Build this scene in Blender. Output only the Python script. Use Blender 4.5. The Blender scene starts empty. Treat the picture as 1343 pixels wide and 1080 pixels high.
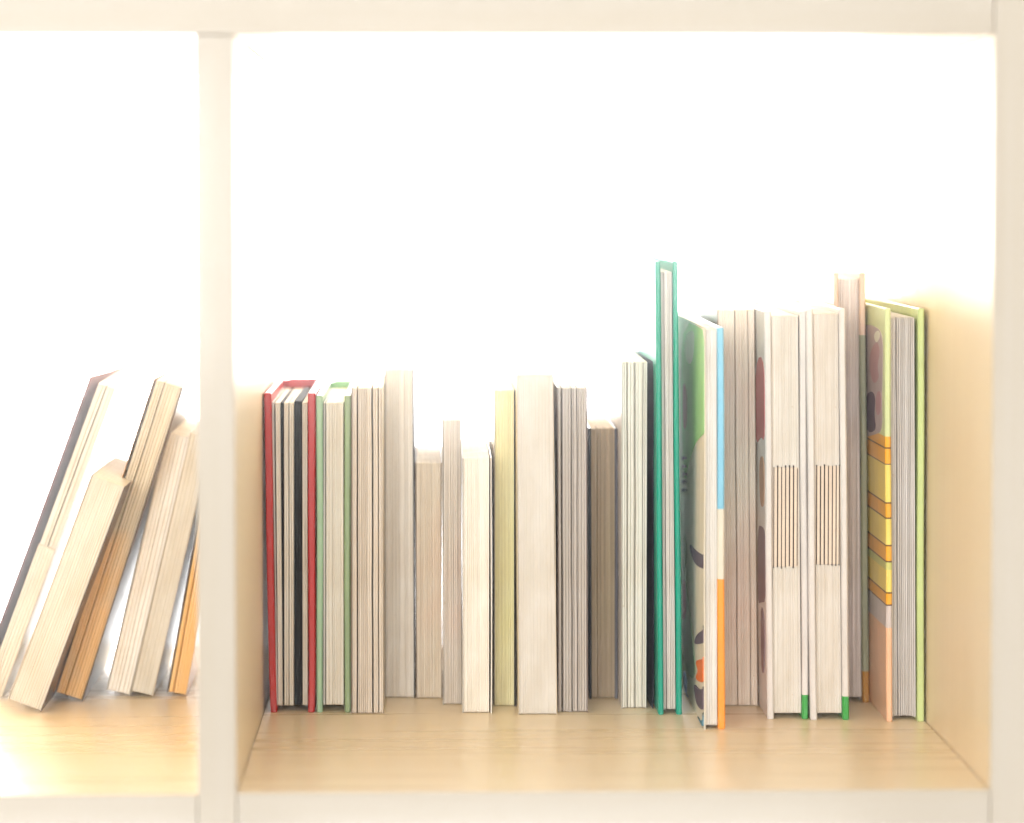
import bpy, math, random
from mathutils import Matrix, Vector

# ------------------------------------------------------------ camera, light
sc = bpy.context.scene
CAM_X, CAM_Y, CAM_Z = 0.0884, -1.2, 0.26326
PITCH, YAW, ROLL = -0.033916, -0.018525, -0.000569
LENS, SHIFT_X, SHIFT_Y = 95.8, 0.02541, -0.11822
FOCUS, FSTOP = 1.385, 3.4
WINDOW_STRENGTH = 9.5
ROOM_STRENGTH = 0.95
FRONT_POWER = 108.0
GLARE_DENSITY, GLARE_G = 0.065, 0.982

def camera_matrix():
    cx, sx, cz, sz = math.cos(PITCH), math.sin(PITCH), math.cos(YAW), math.sin(YAW)
    f = Vector((-sz*cx, cz*cx, sx)); rt = Vector((cz, sz, 0)); up = rt.cross(f)
    cr, sr = math.cos(ROLL), math.sin(ROLL)
    a = cr*rt + sr*up; b = -sr*rt + cr*up; c = -f
    return Matrix(((a.x, b.x, c.x, CAM_X), (a.y, b.y, c.y, CAM_Y), (a.z, b.z, c.z, CAM_Z), (0, 0, 0, 1)))
cam = bpy.data.cameras.new('camera'); co = bpy.data.objects.new('camera', cam)
sc.collection.objects.link(co); sc.camera = co
co.matrix_world = camera_matrix()
cam.sensor_width = 36; cam.sensor_fit = 'HORIZONTAL'; cam.lens = LENS
cam.shift_x, cam.shift_y = SHIFT_X, SHIFT_Y
cam.clip_start = 0.05; cam.clip_end = 100
cam.dof.use_dof = True; cam.dof.focus_distance = FOCUS; cam.dof.aperture_fstop = FSTOP

w = bpy.data.worlds.new('World'); sc.world = w; w.use_nodes = True
bg = w.node_tree.nodes['Background']
bg.inputs[0].default_value = (1.0, 0.99, 0.97, 1); bg.inputs[1].default_value = ROOM_STRENGTH
fl = bpy.data.lights.new('room_light', 'AREA'); fo = bpy.data.objects.new('room_light', fl); C0 = sc.collection; C0.objects.link(fo)
fl.shape = 'RECTANGLE'; fl.size = 2.6; fl.size_y = 1.8; fl.energy = FRONT_POWER; fl.color = (1.0, .985, .96)
fo.location = (-.75, -3.1, .8); fo.rotation_euler = (math.radians(80), 0, math.radians(-15))
sc.view_settings.view_transform = 'Standard'; sc.view_settings.look = 'None'
sc.view_settings.exposure = 0; sc.view_settings.gamma = 1
sc.render.engine = 'CYCLES'
sc.cycles.max_bounces = 8; sc.cycles.diffuse_bounces = 4
C = sc.collection
random.seed(4)

# ------------------------------------------------------------ materials
def lin(c):
    return tuple(((x/255)/12.92 if x/255 <= .04045 else ((x/255+.055)/1.055)**2.4) for x in c)
MATS = {}
def nodes(name):
    m = bpy.data.materials.new(name); m.use_nodes = True
    return m, m.node_tree.nodes, m.node_tree.links, m.node_tree.nodes['Principled BSDF']
def mapped_noise(N, Lk, scale, detail=3, rough=.6):
    tc = N.new('ShaderNodeTexCoord'); mp = N.new('ShaderNodeMapping'); n = N.new('ShaderNodeTexNoise')
    mp.inputs['Scale'].default_value = scale; n.inputs['Scale'].default_value = 1
    n.inputs['Detail'].default_value = detail; n.inputs['Roughness'].default_value = rough
    Lk.new(tc.outputs['Object'], mp.inputs[0]); Lk.new(mp.outputs[0], n.inputs['Vector'])
    return n
def ramp(N, Lk, src, stops):
    r = N.new('ShaderNodeValToRGB'); e = r.color_ramp.elements
    while len(e) < len(stops): e.new(.5)
    for k, (p, c) in enumerate(stops):
        e[k].position = p; e[k].color = (*c, 1)
    Lk.new(src, r.inputs[0]); return r
def mul(N, Lk, a, b, fac=1.0, mode='MULTIPLY'):
    m = N.new('ShaderNodeMixRGB'); m.blend_type = mode; m.inputs[0].default_value = fac
    Lk.new(a, m.inputs[1]); Lk.new(b, m.inputs[2]); return m
def g(v): return (v, v, v)

def wood(name, col, grain, gloss):
    m, N, Lk, P = nodes(name)
    s1 = [70, 70, 70]; s1[grain] = 1.6
    s2 = [420, 420, 420]; s2[grain] = 7
    n1 = mapped_noise(N, Lk, s1, 4); n2 = mapped_noise(N, Lk, s2, 3)
    n3 = mapped_noise(N, Lk, (5, 5, 5), 2)
    a = lin(col)
    r1 = ramp(N, Lk, n1.outputs[0], [(.3, tuple(x*y for x, y in zip(a, (.965, .945, .905)))), (.68, tuple(min(1, x*y) for x, y in zip(a, (1.02, 1.03, 1.06))))])
    r2 = ramp(N, Lk, n2.outputs[0], [(.3, (.98, .972, .955)), (.6, g(1))])
    r3 = ramp(N, Lk, n3.outputs[0], [(.3, (.965, .955, .94)), (.7, g(1))])
    c = mul(N, Lk, mul(N, Lk, r1.outputs[0], r2.outputs[0]).outputs[0], r3.outputs[0])
    Lk.new(c.outputs[0], P.inputs['Base Color'])
    rr = ramp(N, Lk, n1.outputs[0], [(.3, g(gloss)), (.7, g(gloss+.07))]); Lk.new(rr.outputs[0], P.inputs['Roughness'])
    bp = N.new('ShaderNodeBump'); bp.inputs['Strength'].default_value = .03; bp.inputs['Distance'].default_value = .0002
    Lk.new(n2.outputs[0], bp.inputs['Height']); Lk.new(bp.outputs[0], P.inputs['Normal'])
    P.inputs['IOR'].default_value = 1.5
    return m

# name: (edge colour, blotch colour, page line strength, second tint or None)
# name: (edge albedo, blotch albedo, page line strength, tint albedo)
PAPER = {
 'cream': ((0.9, 0.866, 0.784), (0.817, 0.752, 0.643), 0.07, None),
 'creamsmooth': ((0.647, 0.609, 0.551), (0.579, 0.529, 0.452), 0.02, None),
 'creamgreen': ((0.791, 0.773, 0.703), (0.709, 0.671, 0.577), 0.05, None),
 'creamwarm': ((0.657, 0.609, 0.513), (0.589, 0.528, 0.421), 0.06, None),
 'creamindex': ((0.721, 0.685, 0.626), (0.646, 0.594, 0.514), 0.06, None),
 'creamwarm2': ((0.69, 0.646, 0.587), (0.618, 0.56, 0.482), 0.06, None),
 'white': ((0.763, 0.741, 0.704), (0.684, 0.643, 0.578), 0.08, None),
 'greywhite': ((0.752, 0.724, 0.701), (0.674, 0.628, 0.575), 0.15, None),
 'greycream': ((0.9, 0.853, 0.772), (0.817, 0.74, 0.633), 0.085, None),
 'taupe': ((0.818, 0.742, 0.654), (0.733, 0.644, 0.536), 0.09, None),
 'peach': ((0.9, 0.815, 0.68), (0.817, 0.707, 0.558), 0.11, (0.9, 0.715, 0.565)),
 'pinkgrey': ((0.9, 0.845, 0.769), (0.817, 0.733, 0.631), 0.15, (0.9, 0.717, 0.624)),
 'olive': ((0.9, 0.862, 0.56), (0.817, 0.748, 0.46), 0.075, (0.86, 0.805, 0.412)),
 'mauve': ((0.542, 0.495, 0.452), (0.485, 0.43, 0.371), 0.1, None),
 'brown': ((0.703, 0.58, 0.42), (0.63, 0.503, 0.345), 0.2, (0.63, 0.525, 0.341)),
 'rosetaupe': ((0.9, 0.814, 0.704), (0.817, 0.707, 0.578), 0.06, (0.877, 0.714, 0.611)),
 'mauvegrey': ((0.9, 0.816, 0.782), (0.809, 0.708, 0.641), 0.15, None),
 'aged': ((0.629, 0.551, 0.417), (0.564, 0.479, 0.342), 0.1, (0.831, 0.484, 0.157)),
 'aged2': ((0.9, 0.707, 0.439), (0.817, 0.614, 0.36), 0.1, (0.9, 0.534, 0.166)),
 'blackp': ((0.011, 0.011, 0.011), (0.01, 0.01, 0.009), 0.1, None),  # a black section, and shade painted black in a narrow page gap
}

def paper(key):
    if ('p', key) in MATS: return MATS[('p', key)]
    col, blot, line, tint = PAPER[key]
    m, N, Lk, P = nodes('paper_'+key)
    n1 = mapped_noise(N, Lk, (2600, 40, 5), 3, .7)
    n2 = mapped_noise(N, Lk, (900, 20, 2.5), 2)
    n3 = mapped_noise(N, Lk, (60, 60, 22), 4)
    a, b = col, blot
    base = ramp(N, Lk, n3.outputs[0], [(.35, b), (.62, a)])
    cur = base.outputs[0]
    if tint:  # on peach, pinkgrey and olive: coloured reflections painted in as patches
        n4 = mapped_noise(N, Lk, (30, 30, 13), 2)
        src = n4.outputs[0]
        if key.startswith('aged'):                     # old paper; light through the top painted as paler colour, uneven border
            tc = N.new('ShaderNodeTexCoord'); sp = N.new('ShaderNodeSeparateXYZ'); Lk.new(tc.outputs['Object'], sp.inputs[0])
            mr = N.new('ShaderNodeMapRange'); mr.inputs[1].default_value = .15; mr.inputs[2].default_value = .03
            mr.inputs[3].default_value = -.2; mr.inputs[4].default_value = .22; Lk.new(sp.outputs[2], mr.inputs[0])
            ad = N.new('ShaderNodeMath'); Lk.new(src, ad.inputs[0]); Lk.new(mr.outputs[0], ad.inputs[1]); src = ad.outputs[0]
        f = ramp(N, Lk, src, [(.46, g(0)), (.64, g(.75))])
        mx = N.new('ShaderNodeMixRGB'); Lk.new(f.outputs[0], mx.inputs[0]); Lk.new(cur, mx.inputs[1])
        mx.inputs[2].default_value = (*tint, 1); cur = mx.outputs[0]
    l1 = ramp(N, Lk, n1.outputs[0], [(.36, (1-line*1.5, 1-line*1.58, 1-line*1.66)), (.56, g(1))])
    l2 = ramp(N, Lk, n2.outputs[0], [(.34, (1-line, 1-line*1.05, 1-line*1.1)), (.56, g(1))])
    cur = mul(N, Lk, mul(N, Lk, cur, l1.outputs[0]).outputs[0], l2.outputs[0]).outputs[0]
    n5 = mapped_noise(N, Lk, (420, 420, 300), 2)      # specks of foxing
    f5 = ramp(N, Lk, n5.outputs[0], [(.22, (.72, .6, .45)), (.27, g(1))])
    cur = mul(N, Lk, cur, f5.outputs[0], .8).outputs[0]
    Lk.new(cur, P.inputs['Base Color'])
    P.inputs['Roughness'].default_value = .75; P.inputs['Specular IOR Level'].default_value = .25
    bp = N.new('ShaderNodeBump'); bp.inputs['Strength'].default_value = .35; bp.inputs['Distance'].default_value = .00025
    Lk.new(n1.outputs[0], bp.inputs['Height']); Lk.new(bp.outputs[0], P.inputs['Normal'])
    MATS[('p', key)] = m; return m

COVER = dict(red=(196, 40, 36), mint=(166, 202, 166), sage=(160, 186, 138), green=(110, 172, 108), white=(236, 230, 220),
 white2=(218, 212, 206), ltgrey=(206, 196, 180), taupe=(176, 154, 132), dark=(44, 38, 34), black=(26, 26, 32), slate=(104, 104, 112),
 navy=(28, 32, 48), cream=(232, 216, 190), tan=(190, 164, 132), mauve=(170, 150, 142), teal=(0, 156, 130), ivory=(224, 216, 198),
 ivory2=(226, 222, 204), sky=(132, 196, 222), skydk=(80, 136, 160), orange=(246, 156, 52), leaf=(54, 156, 66), ochre=(178, 122, 32),
 sagegrey=(150, 152, 124), palepeach=(224, 194, 172), peach=(240, 190, 152), lilac=(206, 194, 190), amber=(240, 172, 48),
 butter=(242, 216, 110), lime=(206, 206, 120), lime2=(206, 216, 160), lime3=(196, 212, 144), dkline=(96, 60, 24),
 maroon=(150, 70, 66), plum=(96, 80, 96), sagedk=(132, 152, 124), rust=(232, 118, 50), bluepat=(150, 176, 210), pinkred=(202, 124, 122),
 mauvedk=(150, 130, 134), tanpat=(200, 160, 134), cocoa=(142, 84, 62), umber=(92, 66, 44), amberpaper=(196, 152, 96), ink=(34, 20, 16),
 greenpic=(146, 202, 128))
MATTE = {'ivory', 'ivory2', 'greenpic', 'maroon', 'plum', 'sagedk', 'rust', 'bluepat', 'skydk', 'mauvedk', 'tanpat', 'pinkred', 'rosepat', 'mauvelt', 'navy', 'cocoa', 'indexpaper', 'ink'}
COVER.update(mauvelt=(186, 168, 166), rosepat=(186, 146, 148), indexpaper=(228, 210, 190))
COVER['green'] = (122, 186, 116)
def cover(key):
    if key in MATS: return MATS[key]
    m, N, Lk, P = nodes('cover_'+key)
    a = lin(COVER[key])
    n1 = mapped_noise(N, Lk, (90, 90, 40), 4); n2 = mapped_noise(N, Lk, (1400, 1400, 1100), 2)
    r1 = ramp(N, Lk, n1.outputs[0], [(.3, tuple(x*.88 for x in a)), (.65, a)])
    r2 = ramp(N, Lk, n2.outputs[0], [(.3, g(.93)), (.6, g(1))])
    Lk.new(mul(N, Lk, r1.outputs[0], r2.outputs[0]).outputs[0], P.inputs['Base Color'])
    matte = key in MATTE; P.inputs['Roughness'].default_value = .62 if matte else .33; P.inputs['Specular IOR Level'].default_value = .2 if matte else .45
    bp = N.new('ShaderNodeBump'); bp.inputs['Strength'].default_value = .15; bp.inputs['Distance'].default_value = .0002
    Lk.new(n2.outputs[0], bp.inputs['Height']); Lk.new(bp.outputs[0], P.inputs['Normal'])
    MATS[key] = m; return m

# ------------------------------------------------------------ mesh helpers
def link(name, verts, faces, mats, parent=None, idx=None, smooth=False):
    me = bpy.data.meshes.new(name); me.from_pydata(verts, [], faces)
    for m in (mats if isinstance(mats, list) else [mats]): me.materials.append(m)
    if idx:
        for p, i in zip(me.polygons, idx): p.material_index = i
    me.validate(); me.update()
    o = bpy.data.objects.new(name, me); C.objects.link(o)
    if parent: o.parent = parent
    return o
def fix_normals(o):
    import bmesh
    bm = bmesh.new(); bm.from_mesh(o.data); bmesh.ops.recalc_face_normals(bm, faces=bm.faces); bm.to_mesh(o.data); bm.free()
def rbox(name, lo, hi, mat, parent=None, bevel=.0008, seg=2):
    x0, y0, z0 = lo; x1, y1, z1 = hi
    v = [(x, y, z) for x in (x0, x1) for y in (y0, y1) for z in (z0, z1)]
    f = [(0, 1, 3, 2), (4, 6, 7, 5), (0, 4, 5, 1), (2, 3, 7, 6), (0, 2, 6, 4), (1, 5, 7, 3)]
    o = link(name, v, f, mat, parent)
    import bmesh
    bm = bmesh.new(); bm.from_mesh(o.data)
    if bevel: bmesh.ops.bevel(bm, geom=bm.edges[:], offset=bevel, segments=seg, affect='EDGES', profile=.5)
    bmesh.ops.recalc_face_normals(bm, faces=bm.faces); bm.to_mesh(o.data); bm.free()
    if bevel:
        for p in o.data.polygons: p.use_smooth = True
        mod = o.modifiers.new('wn', 'WEIGHTED_NORMAL')
    return o
def extrude(name, rings, mats, parent, bands=None):
    """rings: list of (z, [(x, y), ...]) with equal counts; capped ends"""
    n = len(rings[0][1]); v = []; f = []; idx = []
    for z, ring in rings: v += [(x, y, z) for x, y in ring]
    for k in range(len(rings)-1):
        zm = .5*(rings[k][0]+rings[k+1][0]); mi = 0
        if bands:
            for j, zb in enumerate(bands):
                if zm >= zb: mi = j
        for i in range(n):
            j = (i+1) % n
            f.append((k*n+i, k*n+j, (k+1)*n+j, (k+1)*n+i)); idx.append(mi)
    f.append(tuple(range(n-1, -1, -1))); idx.append(0)
    f.append(tuple((len(rings)-1)*n+i for i in range(n))); idx.append(len(bands)-1 if bands else 0)
    o = link(name, v, f, mats, parent, idx); fix_normals(o); return o

def lerp(a, b, t): return a+(b-a)*t
def board(p, h, dep, parent):
    b, t = p['b'], p['t']; curl = p.get('curl', 0); flare = p.get('flare', 0)
    th = b[1]-b[0]; bev = min(.0007, th*.3)
    zs = [0, .0005, .003, .007, .013, .022]+[h*k/9 for k in range(2, 9)]+[h-.0005, h]
    mats = cover(p['c']) if 'c' in p else None; zb = None
    if 'bands' in p:
        zb = [z for z, c in p['bands']]; mats = [cover(c) for z, c in p['bands']]; zs += zb[1:]
    zs = sorted(set(round(z, 6) for z in zs))
    ph = random.uniform(0, 6)
    rings = []
    for z in zs:
        s = z/h; dx = curl*math.exp(-(z/.011)**1.3)+.00012*math.sin(ph+z*45)
        x0, x1 = lerp(b[0], t[0], s)+dx, lerp(b[1], t[1], s)+dx
        e = .0004 if z in (zs[0], zs[-1]) and th > .0012 else 0
        ys = [0+e, bev, .004, .03, dep-bev, dep-e]
        fl = lambda y: flare*(1-y/dep)**1.6 if flare else 0
        x0 += e; x1 -= e
        ring = [(x0+bev+fl(0), ys[0]), (x1-bev+fl(0), ys[0])]
        ring += [(x1+fl(y), y) for y in (bev, .004, .03, .06)]+[(x1, dep-e)]
        ring += [(x0, dep-e)]+[(x0+fl(y), y) for y in (.06, .03, .004, bev)]
        rings.append((z, ring))
    return extrude(p['n'], rings, mats, parent, zb)

def pages(p, h, dep, parent):
    b, t = p['b'], p['t']; up, dn = p.get('up', .0002), p.get('dn', 0.0003)
    z0, z1 = (dn, h-up)
    if 'z' in p: z0, z1 = p['z'][0]*h+dn, p['z'][1]*h
    gr = p.get('gr', 1.0); conc = p.get('conc', .35)*.001; fwd = p.get('fwd', 0)
    base = .0008 if p['n'] in ('page_block', 'page_section') and up < .001 else .0022
    W = b[1]-b[0]; n = p['sig']
    cuts = [0.0]; 
    wts = [random.uniform(.7, 1.3) for _ in range(n)]; tot = sum(wts); acc = 0
    for x in wts: acc += x; cuts.append(acc/tot)
    gaps = [((a-b[0])/W, (c-b[0])/W) for a, c in p.get('gaps', [])]
    # front outline as (fraction, extra depth, signature id)
    prof = []
    for i in range(n):
        a, c = cuts[i], cuts[i+1]; r = min((c-a)*.22, (.00016+.00004*gr)/W); d = .0006*gr*random.uniform(.5, 1.4); off = random.uniform(-.0001, .00018)*gr
        prof += [(a+r*.25, d, i), (a+r*1.2, off, i), (.5*(a+c), off-.00004, i), (c-r*1.2, off, i), (c-r*.25, d, i)]
    for ga, gc in gaps:
        hw = max((gc-ga)*1.6, .00034/W)/2; mid = .5*(ga+gc)
        prof = [q for q in prof if not (mid-hw*1.8 < q[0] < mid+hw*1.8)]
        k = sum(1 for q in prof if q[0] < mid)
        prof[k:k] = [(mid-hw*1.4, 0, -1), (mid-hw, .0004, -1), (mid-hw*.9, .02, -1), (mid+hw*.9, .02, -1), (mid+hw, .0004, -1), (mid+hw*1.4, 0, -1)]
    zs = [z0, z0+.0006, z0+.002, z0+.006]+[lerp(z0, z1, k/14) for k in range(1, 14)]+[z1-.0006, z1]
    zs = sorted(set(zs)); ph = [random.uniform(0, 6.28) for _ in range(4)]
    rings = []
    for z in zs:
        s = z/h; x0, x1 = lerp(b[0], t[0], s), lerp(b[1], t[1], s)
        be = (.0005 if z in (zs[0], zs[-1]) else 0)
        ring = []
        for (fx, d, i) in prof:
            wob = (.00010*math.sin(ph[0]+z*60+fx*4)+.00007*math.sin(ph[1]+z*130+fx*9))*math.sin(math.pi*min(1, max(0, fx)))
            yy = base-fwd+conc*4*fx*(1-fx)+d+be+.0001*math.sin(ph[2]+z*50+fx*14)
            ring.append((lerp(x0, x1, fx)+wob, yy))
        ring += [(x1, dep-.002), (x0, dep-.002)]
        rings.append((z, ring))
    return extrude(p['n'], rings, paper(p['m']), parent)

def thing(name, label, cat, loc, group=None):
    o = bpy.data.objects.new(name, None); C.objects.link(o); o.empty_display_size = .02
    o.location = loc; o['label'] = label; o['category'] = cat
    if group: o['group'] = group
    return o

# ------------------------------------------------------------ the setting: bright window behind
def window_wall():
    m = bpy.data.materials.new('daylight'); m.use_nodes = True
    N = m.node_tree.nodes; N.remove(N['Principled BSDF']); e = N.new('ShaderNodeEmission')
    e.inputs[0].default_value = (1, .995, .985, 1); e.inputs[1].default_value = WINDOW_STRENGTH
    m.node_tree.links.new(e.outputs[0], N['Material Output'].inputs[0])
    Y = 1.3
    v = [(-2.2, Y, -1.2), (2.4, Y, -1.2), (2.4, Y, 1.6), (-2.2, Y, 1.6)]
    v += [(x, y+.02, z) for x, y, z in v]
    o = link('bright_window', v, [(0, 1, 2, 3), (7, 6, 5, 4), (0, 4, 5, 1), (1, 5, 6, 2), (2, 6, 7, 3), (3, 7, 4, 0)], m)
    o['kind'] = 'structure'; o['label'] = 'overexposed white daylight window behind the open shelf'; fix_normals(o)
window_wall()

# ------------------------------------------------------------ the bookshelf
WV = wood('birch_upright', (234, 214, 177), 2, .28)
WH = wood('birch_board', (234, 214, 177), 0, .25)
EV = wood('birch_edge_upright', (183, 173, 157), 2, .4)
EH = wood('birch_edge_board', (183, 173, 157), 0, .4)
O, T, DEP, E = .335, .017, .39, .0012
shelf = thing('bookshelf', 'pale birch open-backed bookshelf with a divider between two bays', 'bookshelf', (0, 0, -.395))
def panel(name, lo, hi, up):
    lo = (lo[0], lo[1], lo[2]+.395); hi = (hi[0], hi[1], hi[2]+.395)
    p = rbox(name, (lo[0], E+.00005, lo[2]), hi, WV if up else WH, shelf, .0004, 1)
    rbox('edge_strip', (lo[0]+.00002, lo[1], lo[2]+.00002), (hi[0]-.00002, E, hi[2]-.00002), EV if up else EH, p, .0005, 3)
J = .00025
panel('divider', (-T, .0, -.36), (0, DEP, O-J), True)
panel('side_panel', (O, -.0004, -.395), (O+.04, DEP, O+.055), True)
panel('side_panel', (-T-O-.04, -.0004, -.395), (-T-O, DEP, O+.055), True)
panel('top_board', (-T-O+J, 0.0002, O), (O-J, DEP, O+.055), False)
panel('shelf_board', (J, 0.0002, -.017), (O-J, DEP, 0), False)
panel('shelf_board', (-T-O+J, 0.0002, -.017), (-T-J, DEP, -.0006), False)
panel('bottom_board', (-T-O+J, 0.0002, -.395), (O-J, DEP, -.3602), False)

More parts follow.
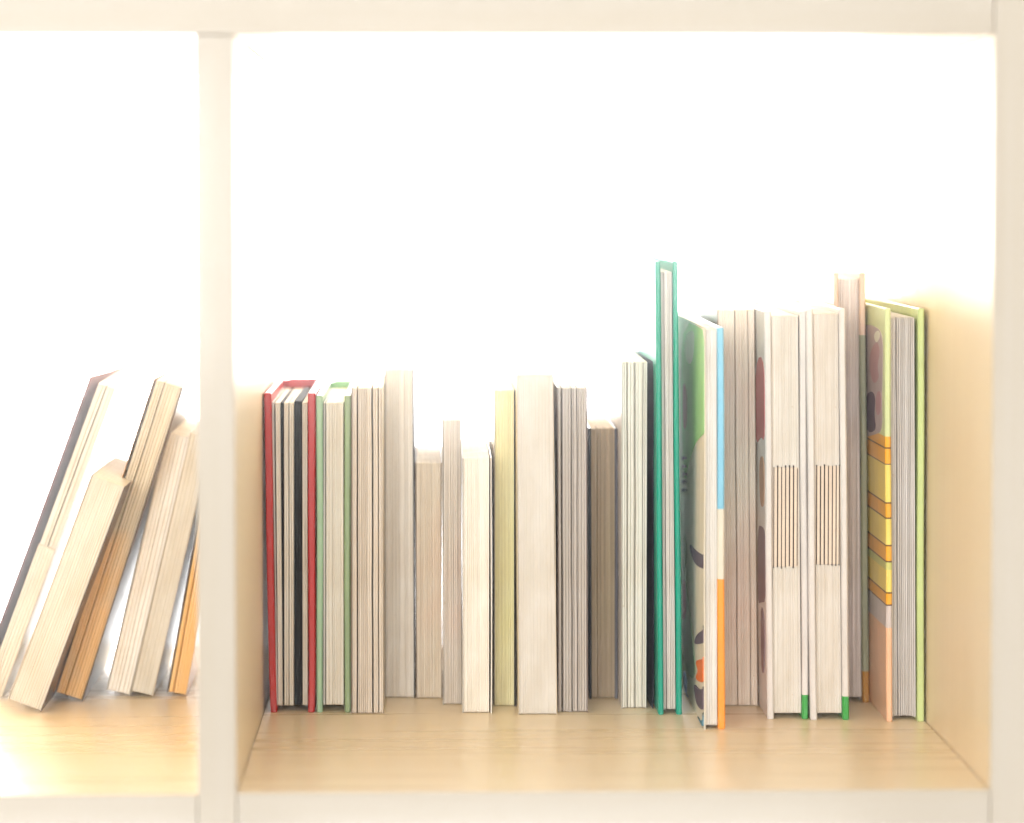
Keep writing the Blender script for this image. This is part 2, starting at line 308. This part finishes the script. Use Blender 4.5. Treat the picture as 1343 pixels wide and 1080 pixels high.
# ------------------------------------------------------------ the books (metres, measured)
STANDING = [
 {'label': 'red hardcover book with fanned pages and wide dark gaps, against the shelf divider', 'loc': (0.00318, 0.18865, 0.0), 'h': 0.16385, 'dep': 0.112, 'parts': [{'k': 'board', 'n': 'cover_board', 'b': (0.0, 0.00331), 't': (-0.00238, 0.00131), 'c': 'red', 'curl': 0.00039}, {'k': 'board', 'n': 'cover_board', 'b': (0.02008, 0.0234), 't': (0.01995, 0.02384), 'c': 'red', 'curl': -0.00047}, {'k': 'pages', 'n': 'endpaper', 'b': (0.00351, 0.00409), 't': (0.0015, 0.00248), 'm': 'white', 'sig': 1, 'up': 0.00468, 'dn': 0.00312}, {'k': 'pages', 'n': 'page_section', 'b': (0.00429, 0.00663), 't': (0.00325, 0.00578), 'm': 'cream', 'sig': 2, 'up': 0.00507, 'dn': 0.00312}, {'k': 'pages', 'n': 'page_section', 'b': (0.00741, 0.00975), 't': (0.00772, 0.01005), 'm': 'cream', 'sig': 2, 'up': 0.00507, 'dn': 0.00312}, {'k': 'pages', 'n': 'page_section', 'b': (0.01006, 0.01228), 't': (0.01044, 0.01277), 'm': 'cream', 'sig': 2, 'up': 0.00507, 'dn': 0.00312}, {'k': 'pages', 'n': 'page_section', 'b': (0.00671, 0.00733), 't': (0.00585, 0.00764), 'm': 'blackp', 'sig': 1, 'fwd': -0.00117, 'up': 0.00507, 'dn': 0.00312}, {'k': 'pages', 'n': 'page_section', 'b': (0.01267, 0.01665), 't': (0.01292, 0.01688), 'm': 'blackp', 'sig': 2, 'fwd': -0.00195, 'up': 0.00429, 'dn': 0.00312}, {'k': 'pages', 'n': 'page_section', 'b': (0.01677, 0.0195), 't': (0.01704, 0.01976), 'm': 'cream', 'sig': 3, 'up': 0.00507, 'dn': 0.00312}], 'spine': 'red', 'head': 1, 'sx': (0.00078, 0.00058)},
 {'label': 'light green hardcover book beside the red one, with a green spine strip', 'loc': (0.02738, 0.18813, 0.0), 'h': 0.16267, 'dep': 0.112, 'parts': [{'k': 'board', 'n': 'cover_board', 'b': (0.0, 0.00292), 't': (0.00024, 0.00354), 'c': 'mint'}, {'k': 'board', 'n': 'cover_board', 'b': (0.01423, 0.01716), 't': (0.01442, 0.01772), 'c': 'sage'}, {'k': 'pages', 'n': 'endpaper', 'b': (0.00316, 0.00429), 't': (0.00374, 0.00471), 'm': 'white', 'sig': 1, 'up': 0.0039, 'dn': 0.00351}, {'k': 'pages', 'n': 'page_block', 'b': (0.0046, 0.01384), 't': (0.00502, 0.01403), 'm': 'cream', 'sig': 6, 'up': 0.0039, 'dn': 0.00351}], 'spine': 'green', 'head': 1, 'sx': (0.00063, 0.00043)},
 {'label': 'greyish tan paperback split by three dark gaps, right of the green hardcover', 'loc': (0.04519, 0.18362, 0.0), 'h': 0.16685, 'dep': 0.105, 'parts': [{'k': 'board', 'n': 'cover', 'b': (0.0, 0.00031), 't': (0.00037, 0.00068), 'c': 'taupe'}, {'k': 'pages', 'n': 'page_block', 'b': (0.00039, 0.01626), 't': (0.00076, 0.01626), 'm': 'taupe', 'sig': 14, 'gaps': [(0.00288, 0.00327), (0.01066, 0.01112), (0.01392, 0.01416)]}], 'sx': (9e-05, 9e-05)},
 {'label': 'tall pale grey paperback with many fine page lines and no visible gap', 'loc': (0.06156, 0.22782, 0.0), 'h': 0.17335, 'dep': 0.105, 'parts': [{'k': 'board', 'n': 'cover', 'b': (0.0, 0.0002), 't': (-0.0, 0.0002), 'c': 'ltgrey'}, {'k': 'pages', 'n': 'page_block', 'b': (0.00028, 0.01534), 't': (0.00028, 0.01487), 'm': 'greycream', 'sig': 15, 'gr': 0.9}, {'k': 'board', 'n': 'cover', 'b': (0.01542, 0.0159), 't': (0.01495, 0.01535), 'c': 'dark'}], 'sx': (0.00056, 0.00089)},
 {'label': 'short peach tan paperback, lowest of the row, next to a narrow grey book', 'loc': (0.07804, 0.22528, 0.0), 'h': 0.12463, 'dep': 0.1, 'parts': [{'k': 'board', 'n': 'cover', 'b': (0.0, 0.00024), 't': (-0.00022, 2e-05), 'c': 'tan'}, {'k': 'pages', 'n': 'page_block', 'b': (0.00032, 0.01323), 't': (0.0001, 0.01297), 'm': 'peach', 'sig': 11, 'gr': 1.0}, {'k': 'board', 'n': 'cover', 'b': (0.01331, 0.01355), 't': (0.01305, 0.01329), 'c': 'tan'}], 'sx': (0.00049, 0.00049)},
 {'label': 'narrow grey and pinkish paperback between a short tan and a short cream book', 'loc': (0.0921, 0.20772, 0.0), 'h': 0.14847, 'dep': 0.105, 'parts': [{'k': 'board', 'n': 'cover', 'b': (0.0, 0.0004), 't': (-0.00031, 8e-05), 'c': 'ltgrey'}, {'k': 'pages', 'n': 'page_block', 'b': (0.00048, 0.00943), 't': (0.00016, 0.00916), 'm': 'pinkgrey', 'sig': 9, 'gr': 1.6}, {'k': 'board', 'n': 'cover', 'b': (0.00947, 0.0097), 't': (0.0092, 0.00944), 'c': 'ltgrey'}], 'sx': (0.00019, 0.00056)},
 {'label': 'short cream paperback with a thin white cover standing off its pages', 'loc': (0.10201, 0.18445, 0.0), 'h': 0.13088, 'dep': 0.105, 'parts': [{'k': 'board', 'n': 'cover', 'b': (0.0, 0.00019), 't': (0.00011, 0.00031), 'c': 'white'}, {'k': 'pages', 'n': 'page_block', 'b': (0.00027, 0.01364), 't': (0.00038, 0.01371), 'm': 'cream', 'sig': 13, 'gr': 0.7}, {'k': 'board', 'n': 'cover', 'b': (0.01434, 0.01504), 't': (0.01441, 0.01495), 'c': 'white'}], 'sx': (0.00139, 0.00173)},
 {'label': 'yellowish green tinted paperback beside the thick blank cream book', 'loc': (0.11846, 0.2029, 0.0), 'h': 0.16418, 'dep': 0.105, 'parts': [{'k': 'board', 'n': 'cover', 'b': (0.0, 0.00024), 't': (0.00031, 0.00055), 'c': 'ltgrey'}, {'k': 'pages', 'n': 'page_block', 'b': (0.00032, 0.01051), 't': (0.00063, 0.01046), 'm': 'olive', 'sig': 11, 'gr': 0.8}, {'k': 'board', 'n': 'cover', 'b': (0.01059, 0.01122), 't': (0.01054, 0.01086), 'c': 'dark'}], 'sx': (0.0007, 0.00013)},
 {'label': 'thick smooth cream paperback, the widest page edge without lines', 'loc': (0.1304, 0.17973, 0.0), 'h': 0.17355, 'dep': 0.112, 'parts': [{'k': 'board', 'n': 'cover', 'b': (0.0, 0.00023), 't': (-0.00098, -0.00075), 'c': 'cream'}, {'k': 'pages', 'n': 'page_block', 'b': (0.00031, 0.01944), 't': (-0.00067, 0.01729), 'm': 'creamsmooth', 'sig': 12, 'gr': 0.15}, {'k': 'board', 'n': 'cover', 'b': (0.01951, 0.01983), 't': (0.01737, 0.01768), 'c': 'cream'}], 'sx': (0.00078, 0.0018)},
 {'label': 'mauve grey paperback with dark splits, right of the thick blank cream book', 'loc': (0.15103, 0.18546, 0.0), 'h': 0.16652, 'dep': 0.105, 'parts': [{'k': 'board', 'n': 'cover', 'b': (0.0, 0.00023), 't': (-0.0006, -0.00037), 'c': 'mauve'}, {'k': 'pages', 'n': 'page_block', 'b': (0.00031, 0.01468), 't': (-0.00029, 0.01418), 'm': 'mauve', 'sig': 11, 'gaps': [(0.00187, 0.00219), (0.00711, 0.0073), (0.00976, 0.01)]}, {'k': 'board', 'n': 'cover', 'b': (0.01476, 0.015), 't': (0.01426, 0.01449), 'c': 'mauve'}], 'sx': (0.00313, 0.0018)},
 {'label': 'short dark brown paperback with a black cover edge', 'loc': (0.16918, 0.22331, 0.0), 'h': 0.14264, 'dep': 0.1, 'parts': [{'k': 'board', 'n': 'cover', 'b': (0.0, 0.00112), 't': (-0.00066, 0.00054), 'c': 'black'}, {'k': 'pages', 'n': 'page_block', 'b': (0.0012, 0.01324), 't': (0.00062, 0.01301), 'm': 'brown', 'sig': 14, 'gr': 1.6, 'gaps': [(0.00401, 0.00421)]}, {'k': 'board', 'n': 'cover', 'b': (0.01332, 0.01485), 't': (0.01309, 0.01445), 'c': 'slate'}], 'sx': (0.00014, 0.00019)},
 {'label': 'cream paperback whose dark navy cover flares open beside the teal book', 'loc': (0.18419, 0.19516, 0.0), 'h': 0.17911, 'dep': 0.112, 'parts': [{'k': 'board', 'n': 'cover', 'b': (0.0, 0.00024), 't': (-0.00044, -0.0002), 'c': 'white'}, {'k': 'pages', 'n': 'page_block', 'b': (0.00031, 0.01275), 't': (-0.00012, 0.01304), 'm': 'creamgreen', 'sig': 9, 'gaps': [(0.00268, 0.00287), (0.00653, 0.00669), (0.01047, 0.01067)]}, {'k': 'board', 'n': 'cover', 'b': (0.01354, 0.01393), 't': (0.01367, 0.01406), 'c': 'navy', 'flare': 0.00236}], 'sx': (0.00332, 0.0018)},
 {'label': 'tall thin teal hardcover book rising well above its neighbours', 'loc': (0.20146, 0.1782, 0.0), 'h': 0.23116, 'dep': 0.15, 'parts': [{'k': 'board', 'n': 'cover_board', 'b': (0.0, 0.00272), 't': (-0.00172, 0.00099), 'c': 'teal', 'curl': 0.00012}, {'k': 'board', 'n': 'cover_board', 'b': (0.00953, 0.01237), 't': (0.00706, 0.00954), 'c': 'teal'}, {'k': 'pages', 'n': 'page_block', 'b': (0.00296, 0.00926), 't': (0.00126, 0.00675), 'm': 'white', 'sig': 7, 'gr': 1.3, 'up': 0.00545, 'dn': 0.00233, 'gaps': [(0.00443, 0.00459)]}], 'spine': 'teal', 'sx': (0, 0)},
 {'label': 'picture book with an orange, white and blue cover edge, jutting out of the row', 'loc': (0.22103, 0.13991, 0.0), 'h': 0.19932, 'dep': 0.17, 'parts': [{'k': 'board', 'n': 'front_cover', 'b': (0.0, 0.00091), 't': (-5e-05, 0.0007), 'c': 'ivory'}, {'k': 'pages', 'n': 'page_block', 'b': (0.00106, 0.00681), 't': (0.00085, 0.00612), 'm': 'white', 'sig': 5, 'gr': 0.8, 'up': 0.00076, 'dn': 0.00189}, {'k': 'board', 'n': 'back_cover', 'b': (0.00696, 0.0106), 't': (0.00628, 0.00951), 'bands': [(0.0, 'orange'), (0.07474, 'ivory'), (0.10955, 'sky')]}], 'spine': 'ivory', 'face': [('green', [(0.14323, 0.195), (-0.02241, 0.2026), (-0.02342, 0.15045), (0.03009, 0.14202), (0.05846, 0.1344), (0.08365, 0.12326), (0.10971, 0.10844)]), ('ivory2', [(0.10232, 0.1904), (0.0596, 0.1957), (0.04924, 0.19307), (0.05519, 0.18102), (0.07605, 0.17581), (0.1021, 0.17826)]), ('maroon', [(0.11522, 0.16521), (0.09524, 0.16333), (0.09068, 0.15278), (0.097, 0.14016), (0.11478, 0.14069)]), ('plum', [(0.07434, 0.08348), (0.04514, 0.08327), (-0.02093, 0.08812), (-0.02105, 0.0818), (0.04093, 0.07602), (0.06578, 0.07822)]), ('sagedk', [(0.11381, 0.0875), (0.09153, 0.08009), (0.10006, 0.0668), (0.08674, 0.05652), (0.06939, 0.04508), (0.0524, 0.03194), (0.03992, 0.02229), (0.05623, 0.0147), (0.08596, 0.01427), (0.11255, 0.01786)]), ('maroon', [(0.11333, 0.06089), (0.09113, 0.05871), (0.0909, 0.0458), (0.10396, 0.0377), (0.11292, 0.03835)]), ('plum', [(-0.0216, 0.05354), (0.02823, 0.04369), (0.04835, 0.03576), (0.03613, 0.0362), (-0.02172, 0.04722)]), ('rust', [(0.04408, 0.02705), (-0.02188, 0.03903), (-0.02212, 0.02676), (0.02777, 0.01898), (0.03986, 0.01917), (0.0239, 0.02508)]), ('plum', [(0.04795, 0.0146), (0.02769, 0.01512), (-0.02219, 0.02341), (-0.0224, 0.01224), (0.02752, 0.00585), (0.04375, 0.00908)]), ('bluepat', [(0.1102, 0.0121), (0.09023, 0.00947), (0.09441, -0.00143), (0.077, -0.00425), (0.10322, -0.00305)]), ('skydk', [(0.03136, -0.00304), (0.01556, 0.00156), (-0.02245, 0.00963), (-0.02255, 0.00479), (0.0194, -0.00342)]), ('plum', [(0.1145, 0.12515), (0.09238, 0.12644), (0.09018, 0.12544), (0.10554, 0.12437), (0.11444, 0.12228)]), ('plum', [(0.11666, 0.12043), (0.09447, 0.12179), (0.09227, 0.1208), (0.10768, 0.11967), (0.11661, 0.11756)]), ('plum', [(0.1121, 0.11678), (0.09005, 0.1182), (0.08786, 0.11721), (0.10317, 0.11605), (0.11205, 0.11392)]), ('plum', [(0.11651, 0.11223), (0.09433, 0.11372), (0.09212, 0.11274), (0.10753, 0.11153), (0.11646, 0.10936)]), ('plum', [(0.11418, 0.10796), (0.09207, 0.10951), (0.08987, 0.10854), (0.10523, 0.10729), (0.11413, 0.1051)])], 'sx': (0, 0.0018)},
 {'label': 'taupe brown tall paperback set back behind the picture book', 'loc': (0.23593, 0.20037, 0.0), 'h': 0.20586, 'dep': 0.12, 'parts': [{'k': 'board', 'n': 'cover', 'b': (0.0, 0.00032), 't': (-0.0023, -0.00198), 'c': 'taupe'}, {'k': 'pages', 'n': 'page_block', 'b': (0.0004, 0.01899), 't': (-0.0019, 0.01676), 'm': 'rosetaupe', 'sig': 13, 'gr': 0.6, 'gaps': [(0.0087, 0.00886), (0.01559, 0.01574)]}, {'k': 'board', 'n': 'cover', 'b': (0.01907, 0.01938), 't': (0.01683, 0.01715), 'c': 'taupe'}], 'sx': (0.00017, 0.00045)},
 {'label': 'white hardcover with black index bars and a green edge tip, beside the taupe paperback', 'loc': (0.2555, 0.16485, 0.0), 'h': 0.20652, 'dep': 0.15, 'parts': [{'k': 'board', 'n': 'cover_board', 'b': (0.0, 0.00332), 't': (-0.00195, 0.0015), 'c': 'white2', 'curl': 0.00015}, {'k': 'pages', 'n': 'page_block', 'b': (0.00355, 0.01775), 't': (0.00177, 0.01536), 'm': 'creamindex', 'sig': 11, 'gr': 0.35, 'up': 0.0027, 'dn': 0.0027}, {'k': 'board', 'n': 'cover_board', 'b': (0.01798, 0.02107), 't': (0.01567, 0.01897), 'bands': [(0.0, 'leaf'), (0.01239, 'white2')], 'curl': -0.00015}], 'spine': 'white2', 'bars': ([0.00332, 0.00524, 0.00724, 0.00924, 0.01125, 0.01325, 0.01517], 0.07692, 0.12778), 'face': [('pinkred', [(0.03881, 0.18046), (-0.00033, 0.18353), (0.00072, 0.14041), (0.01788, 0.14199), (0.04128, 0.1348)]), ('mauvedk', [(0.03351, 0.09409), (0.01388, 0.09645), (-0.00185, 0.0945), (-0.0, 0.05955), (0.01921, 0.05669), (0.03567, 0.05345)]), ('tanpat', [(0.025, 0.1304), (0.00555, 0.13303), (0.00324, 0.11705), (0.007, 0.1058), (0.02299, 0.10711)]), ('mauvedk', [(0.02257, 0.05423), (0.00974, 0.05421), (0.00419, 0.03955), (0.0115, 0.02082), (0.02109, 0.0211)])], 'sx': (0.00041, 0.0)},
 {'label': 'white hardcover with black index bars and peach pages, beside the tall grey book', 'loc': (0.277, 0.16238, 0.0), 'h': 0.20774, 'dep': 0.15, 'parts': [{'k': 'board', 'n': 'cover_board', 'b': (0.0, 0.00339), 't': (-0.00256, 0.00081), 'c': 'white2', 'curl': 0.00015}, {'k': 'pages', 'n': 'page_block', 'b': (0.00362, 0.01634), 't': (0.00104, 0.01362), 'm': 'creamwarm2', 'sig': 10, 'gr': 0.35, 'up': 0.0027, 'dn': 0.00308}, {'k': 'board', 'n': 'cover_board', 'b': (0.01657, 0.01981), 't': (0.01385, 0.01707), 'bands': [(0.0, 'leaf'), (0.01198, 'white2')], 'curl': -0.00015}], 'spine': 'white2', 'bars': ([0.0031, 0.00502, 0.00702, 0.00902, 0.01102, 0.01294, 0.01456], 0.07835, 0.12874), 'sx': (0.00295, 0.00107)},
 {'label': 'tall grey hardcover set back between a white and a yellow banded book, orange foot', 'loc': (0.29978, 0.20966, 0.0), 'h': 0.2244, 'dep': 0.125, 'parts': [{'k': 'board', 'n': 'cover_board', 'b': (0.0, 0.00223), 't': (-0.00499, -0.00261), 'c': 'palepeach'}, {'k': 'pages', 'n': 'page_block', 'b': (0.00239, 0.01101), 't': (-0.00245, 0.00849), 'm': 'mauvegrey', 'sig': 10, 'gr': 1.4, 'up': 0.00319, 'dn': 0.00239}, {'k': 'board', 'n': 'cover_board', 'b': (0.01117, 0.01476), 't': (0.00865, 0.01167), 'bands': [(0.0, 'ochre'), (0.01639, 'sagegrey'), (0.19192, 'palepeach')]}], 'spine': 'palepeach', 'sx': (0.00035, 0.00152)},
 {'label': 'hardcover with yellow, orange and peach banded cover, beside the shelf side', 'loc': (0.3149, 0.15757, 0.0), 'h': 0.20789, 'dep': 0.17, 'parts': [{'k': 'board', 'n': 'front_cover', 'b': (0.0, 0.00292), 't': (-0.00192, 0.00099), 'bands': [(0.0, 'peach'), (0.04737, 'lilac'), (0.05852, 'dkline'), (0.05929, 'amber'), (0.06467, 'dkline'), (0.06544, 'butter'), (0.07658, 'lime'), (0.08042, 'dkline'), (0.08119, 'amber'), (0.08848, 'dkline'), (0.08925, 'butter'), (0.10229, 'dkline'), (0.10306, 'amber'), (0.10996, 'dkline'), (0.11073, 'butter'), (0.12951, 'dkline'), (0.13008, 'amber'), (0.13755, 'dkline'), (0.13832, 'amber'), (0.14368, 'lime2')], 'curl': 0.00019}, {'k': 'pages', 'n': 'page_block', 'b': (0.00323, 0.01515), 't': (0.0013, 0.01338), 'm': 'greywhite', 'sig': 12, 'gr': 1.7, 'conc': 3.5, 'up': 0.00461, 'dn': 0.00192, 'gaps': [(0.00615, 0.00634)]}, {'k': 'board', 'n': 'back_cover', 'b': (0.01538, 0.01884), 't': (0.01499, 0.01805), 'c': 'lime3'}], 'spine': 'butter', 'face': [('mauvelt', [(0.07948, 0.19658), (0.02473, 0.19795), (0.00596, 0.19423), (0.00641, 0.17885), (0.0092, 0.16329), (0.00735, 0.1465), (0.02635, 0.14254), (0.08128, 0.13574)]), ('rosepat', [(0.0496, 0.18015), (0.03466, 0.18808), (0.02019, 0.19041), (0.01324, 0.18538), (0.02293, 0.17784), (0.01599, 0.17208), (0.03284, 0.16744), (0.04491, 0.17174)]), ('ivory2', [(0.03452, 0.19279), (0.02, 0.19662), (0.01064, 0.19399), (0.02501, 0.1886)]), ('plum', [(0.06019, 0.15957), (0.04268, 0.164), (0.02819, 0.1619), (0.0333, 0.15174), (0.02631, 0.1441), (0.06075, 0.14035)]), ('rosepat', [(0.02573, 0.16403), (0.01145, 0.16621), (0.00937, 0.1575), (0.02132, 0.15153), (0.02836, 0.15604)])]},
]
LEANING = [
 {'label': 'leaning book with its dark brown inner cover flared open', 'loc': (-0.14049, 0.23219, 0.0), 'ang': 0.35513, 'h': 0.1754, 'dep': 0.125, 'parts': [{'k': 'board', 'n': 'front_cover', 'c': 'cocoa', 'b': (-0.01049, -0.00999), 't': (-0.01049, -0.00999), 'flare': -0.004}, {'k': 'pages', 'n': 'page_block', 'm': 'creamwarm', 'sig': 4, 'gr': 0.9, 'b': (-0.00939, -0.0003), 't': (-0.00939, -0.0003), 'up': 0.0016, 'gaps': [(-0.00511, -0.00487)]}, {'k': 'pages', 'n': 'page_section', 'm': 'creamwarm', 'sig': 6, 'gr': 0.9, 'z': (0, 0.475), 'b': (-0.00969, -0.00025), 't': (-0.00969, -0.00025), 'fwd': 0.00088}, {'k': 'board', 'n': 'back_cover', 'c': 'ltgrey', 'b': (-0.0002, 0.0), 't': (-0.0002, 0.0)}]},
 {'label': 'thick cream paperback leaning left of the orange brown one', 'loc': (-0.11405, 0.19324, 0.0), 'ang': 0.36025, 'h': 0.12345, 'dep': 0.105, 'parts': [{'k': 'board', 'n': 'cover', 'c': 'cream', 'b': (-0.01812, -0.01785), 't': (-0.01812, -0.01785)}, {'k': 'pages', 'n': 'page_block', 'm': 'creamwarm', 'sig': 14, 'gr': 0.35, 'b': (-0.01775, -0.00045), 't': (-0.01775, -0.00045)}, {'k': 'board', 'n': 'cover', 'c': 'umber', 'b': (-0.00036, 0.0), 't': (-0.00036, 0.0)}]},
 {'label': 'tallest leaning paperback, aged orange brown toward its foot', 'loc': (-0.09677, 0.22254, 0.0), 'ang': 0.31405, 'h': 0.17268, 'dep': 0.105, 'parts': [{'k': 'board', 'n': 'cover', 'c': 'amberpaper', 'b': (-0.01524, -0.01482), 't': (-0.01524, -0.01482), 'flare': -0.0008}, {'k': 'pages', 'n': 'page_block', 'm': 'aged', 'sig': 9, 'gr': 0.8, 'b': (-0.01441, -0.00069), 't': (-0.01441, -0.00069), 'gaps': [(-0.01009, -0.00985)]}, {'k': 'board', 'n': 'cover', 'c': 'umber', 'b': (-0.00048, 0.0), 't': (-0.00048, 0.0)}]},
 {'label': 'beige paperback with grey page lines, leaning left of a plain cream one', 'loc': (-0.07373, 0.23735, 0.0), 'ang': 0.23518, 'h': 0.1409, 'dep': 0.105, 'parts': [{'k': 'board', 'n': 'cover', 'c': 'ltgrey', 'b': (-0.01289, -0.01252), 't': (-0.01289, -0.01252)}, {'k': 'pages', 'n': 'page_block', 'm': 'greycream', 'sig': 6, 'gr': 1.0, 'b': (-0.01227, -0.00038), 't': (-0.01227, -0.00038)}, {'k': 'board', 'n': 'cover', 'c': 'ltgrey', 'b': (-0.00031, 0.0), 't': (-0.00031, 0.0)}]},
 {'label': 'plain cream paperback leaning between beige and orange paperbacks', 'loc': (-0.06139, 0.23487, 0.0), 'ang': 0.2281, 'h': 0.14129, 'dep': 0.105, 'parts': [{'k': 'board', 'n': 'cover', 'c': 'cream', 'b': (-0.01155, -0.01131), 't': (-0.01155, -0.01131)}, {'k': 'pages', 'n': 'page_block', 'm': 'creamwarm', 'sig': 5, 'gr': 0.3, 'b': (-0.0112, -0.00035), 't': (-0.0112, -0.00035)}, {'k': 'board', 'n': 'cover', 'c': 'cream', 'b': (-0.00029, 0.0), 't': (-0.00029, 0.0)}]},
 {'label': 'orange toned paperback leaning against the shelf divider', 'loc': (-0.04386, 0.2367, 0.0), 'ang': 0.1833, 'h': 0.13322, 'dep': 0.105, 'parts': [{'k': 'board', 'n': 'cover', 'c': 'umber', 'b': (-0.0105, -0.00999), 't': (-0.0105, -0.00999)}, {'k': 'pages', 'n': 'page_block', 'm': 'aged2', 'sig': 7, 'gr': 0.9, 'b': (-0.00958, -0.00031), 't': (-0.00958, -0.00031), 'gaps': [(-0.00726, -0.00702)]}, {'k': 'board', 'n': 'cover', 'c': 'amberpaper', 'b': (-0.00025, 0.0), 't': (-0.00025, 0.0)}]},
]

def spine_part(e, root):
    bs = [p for p in e['parts'] if p['k'] == 'board']
    x0 = min(p['b'][0] for p in bs); x1 = max(p['b'][1] for p in bs)+e.get('sx', (0, 0))[0]; t0 = min(p['t'][0] for p in bs); t1 = max(p['t'][1] for p in bs)+e.get('sx', (0, 0))[1]  # sx widens the unseen spine to block window light between books
    d, h = e['dep'], e['h']; rings = []
    for z in (0.0006, h*.25, h*.5, h*.75, h-.0006):
        s = z/h; a, c = lerp(x0, t0, s)+.0004, lerp(x1, t1, s)-.0004; w = c-a
        out = [(a+w*k/8, d+.0022+.0025*math.sin(math.pi*k/8)) for k in range(9)]
        inn = [(a+w*k/8, d+.0003+.0021*math.sin(math.pi*k/8)) for k in range(8, -1, -1)]
        rings.append((z, out+inn))
    extrude('spine', rings, cover(e['spine']), root)

def build_book(e, group):
    root = thing('book', e['label'], 'book', e['loc'], group)
    if 'ang' in e: root.rotation_euler = (0, e['ang'], 0)
    blk = None; first = None
    for p in e['parts']:
        if p['k'] == 'board':
            o = board(p, e['h'], e['dep'], root); first = first or o
        else:
            o = pages(p, e['h'], e['dep'], root); blk = o
    if 'spine' in e: spine_part(e, root)
    else:
        bs = [p for p in e['parts'] if p['k'] == 'board'] or e['parts']
        x0 = min(p['b'][0] for p in e['parts']); x1 = max(p['b'][1] for p in e['parts'])+e.get('sx', (0, 0))[0]  # spine shaped wider than the book by sx, to stop light leaking through
        t0 = min(p['t'][0] for p in e['parts']); t1 = max(p['t'][1] for p in e['parts'])+e.get('sx', (0, 0))[1]
        h, d = e['h'], e['dep']
        rings = [(z, [(lerp(x0, t0, z/h)+.0001, d+.0001), (lerp(x1, t1, z/h)-.0001, d+.0001), (lerp(x1, t1, z/h)-.0003, d+.0007), (lerp(x0, t0, z/h)+.0003, d+.0007)]) for z in (.0003, h*.5, h-.0003)]
        extrude('spine', rings, cover(bs[-1].get('c', 'cream')), root)
    if 'head' in e:                                   # folded cloth cap at the head of the spine
        x0 = min(p['t'][0] for p in e['parts']); x1 = max(p['t'][1] for p in e['parts']); q = x1-x0
        rbox('headcap', (x0+q*.27, e['dep']-.004, e['h']-.0048), (x1-q*.12, e['dep']-.0002, e['h']+.0004), cover(e['spine']), root, .0006)
    if 'bars' in e:
        xs, za, zb = e['bars']
        rbox('index_patch', (xs[0]-.0006, .0018, za+.0004), (xs[-1]+.0006, .0032, zb-.0004), cover('indexpaper'), blk, 0)
        for x in xs:
            j1, j2 = random.uniform(-.0008, .0008), random.uniform(-.0008, .0008); w = random.uniform(.00018, .00028)
            rbox('index_bar', (x-w, .0016, za+j1), (x+w, .0030, zb+j2), cover('ink'), blk, 0)
    if 'face' in e:
        p = e['parts'][0]; h = e['h']; cur = p.get('curl', 0)
        for k, (c, poly) in enumerate(e['face']):
            X = lambda z, off: lerp(p['b'][0], p['t'][0], z/h)+cur*math.exp(-(z/.011)**1.3)-off
            for _ in range(2):                        # round the printed outlines
                poly = [q for i in range(len(poly)) for q in ((poly[i][0]*.75+poly[(i+1) % len(poly)][0]*.25, poly[i][1]*.75+poly[(i+1) % len(poly)][1]*.25), (poly[i][0]*.25+poly[(i+1) % len(poly)][0]*.75, poly[i][1]*.25+poly[(i+1) % len(poly)][1]*.75))]
            poly = [(min(max(y, .0009), e['dep']-.003), min(max(z, .001), h-.001)) for y, z in poly]
            o1 = .00022+.00004*k; n = len(poly)
            v = [(X(z, o1), y, z) for y, z in poly]+[(X(z, -.0002), y, z) for y, z in poly]
            f = [tuple(range(n)), tuple(range(2*n-1, n-1, -1))]+[(i, (i+1) % n, n+(i+1) % n, n+i) for i in range(n)]
            o = link('printed_shape', v, f, cover(c if c != 'green' else 'greenpic'), first); fix_normals(o)
    return root
for e in STANDING: build_book(e, 'books standing with page edges outward')
for e in LEANING: build_book(e, 'books leaning toward the divider')

# ------------------------------------------------------------ scattering volume, added to imitate lens glare (soft veil around the window light)
def glare_scatter():
    m = bpy.data.materials.new('glare_scatter'); m.use_nodes = True
    N = m.node_tree.nodes; N.remove(N['Principled BSDF']); v = N.new('ShaderNodeVolumePrincipled')
    v.inputs['Color'].default_value = (1, 1, 1, 1); v.inputs['Density'].default_value = GLARE_DENSITY; v.inputs['Anisotropy'].default_value = GLARE_G
    m.node_tree.links.new(v.outputs[0], N['Material Output'].inputs['Volume'])
    o = rbox('glare_volume', (-1.6, -1.6, -1.1), (1.8, 1.2, 1.2), m, None, 0)
    o['kind'] = 'stuff'; o['label'] = 'added scattering volume imitating soft glare around the window'
if GLARE_DENSITY > 0: glare_scatter()
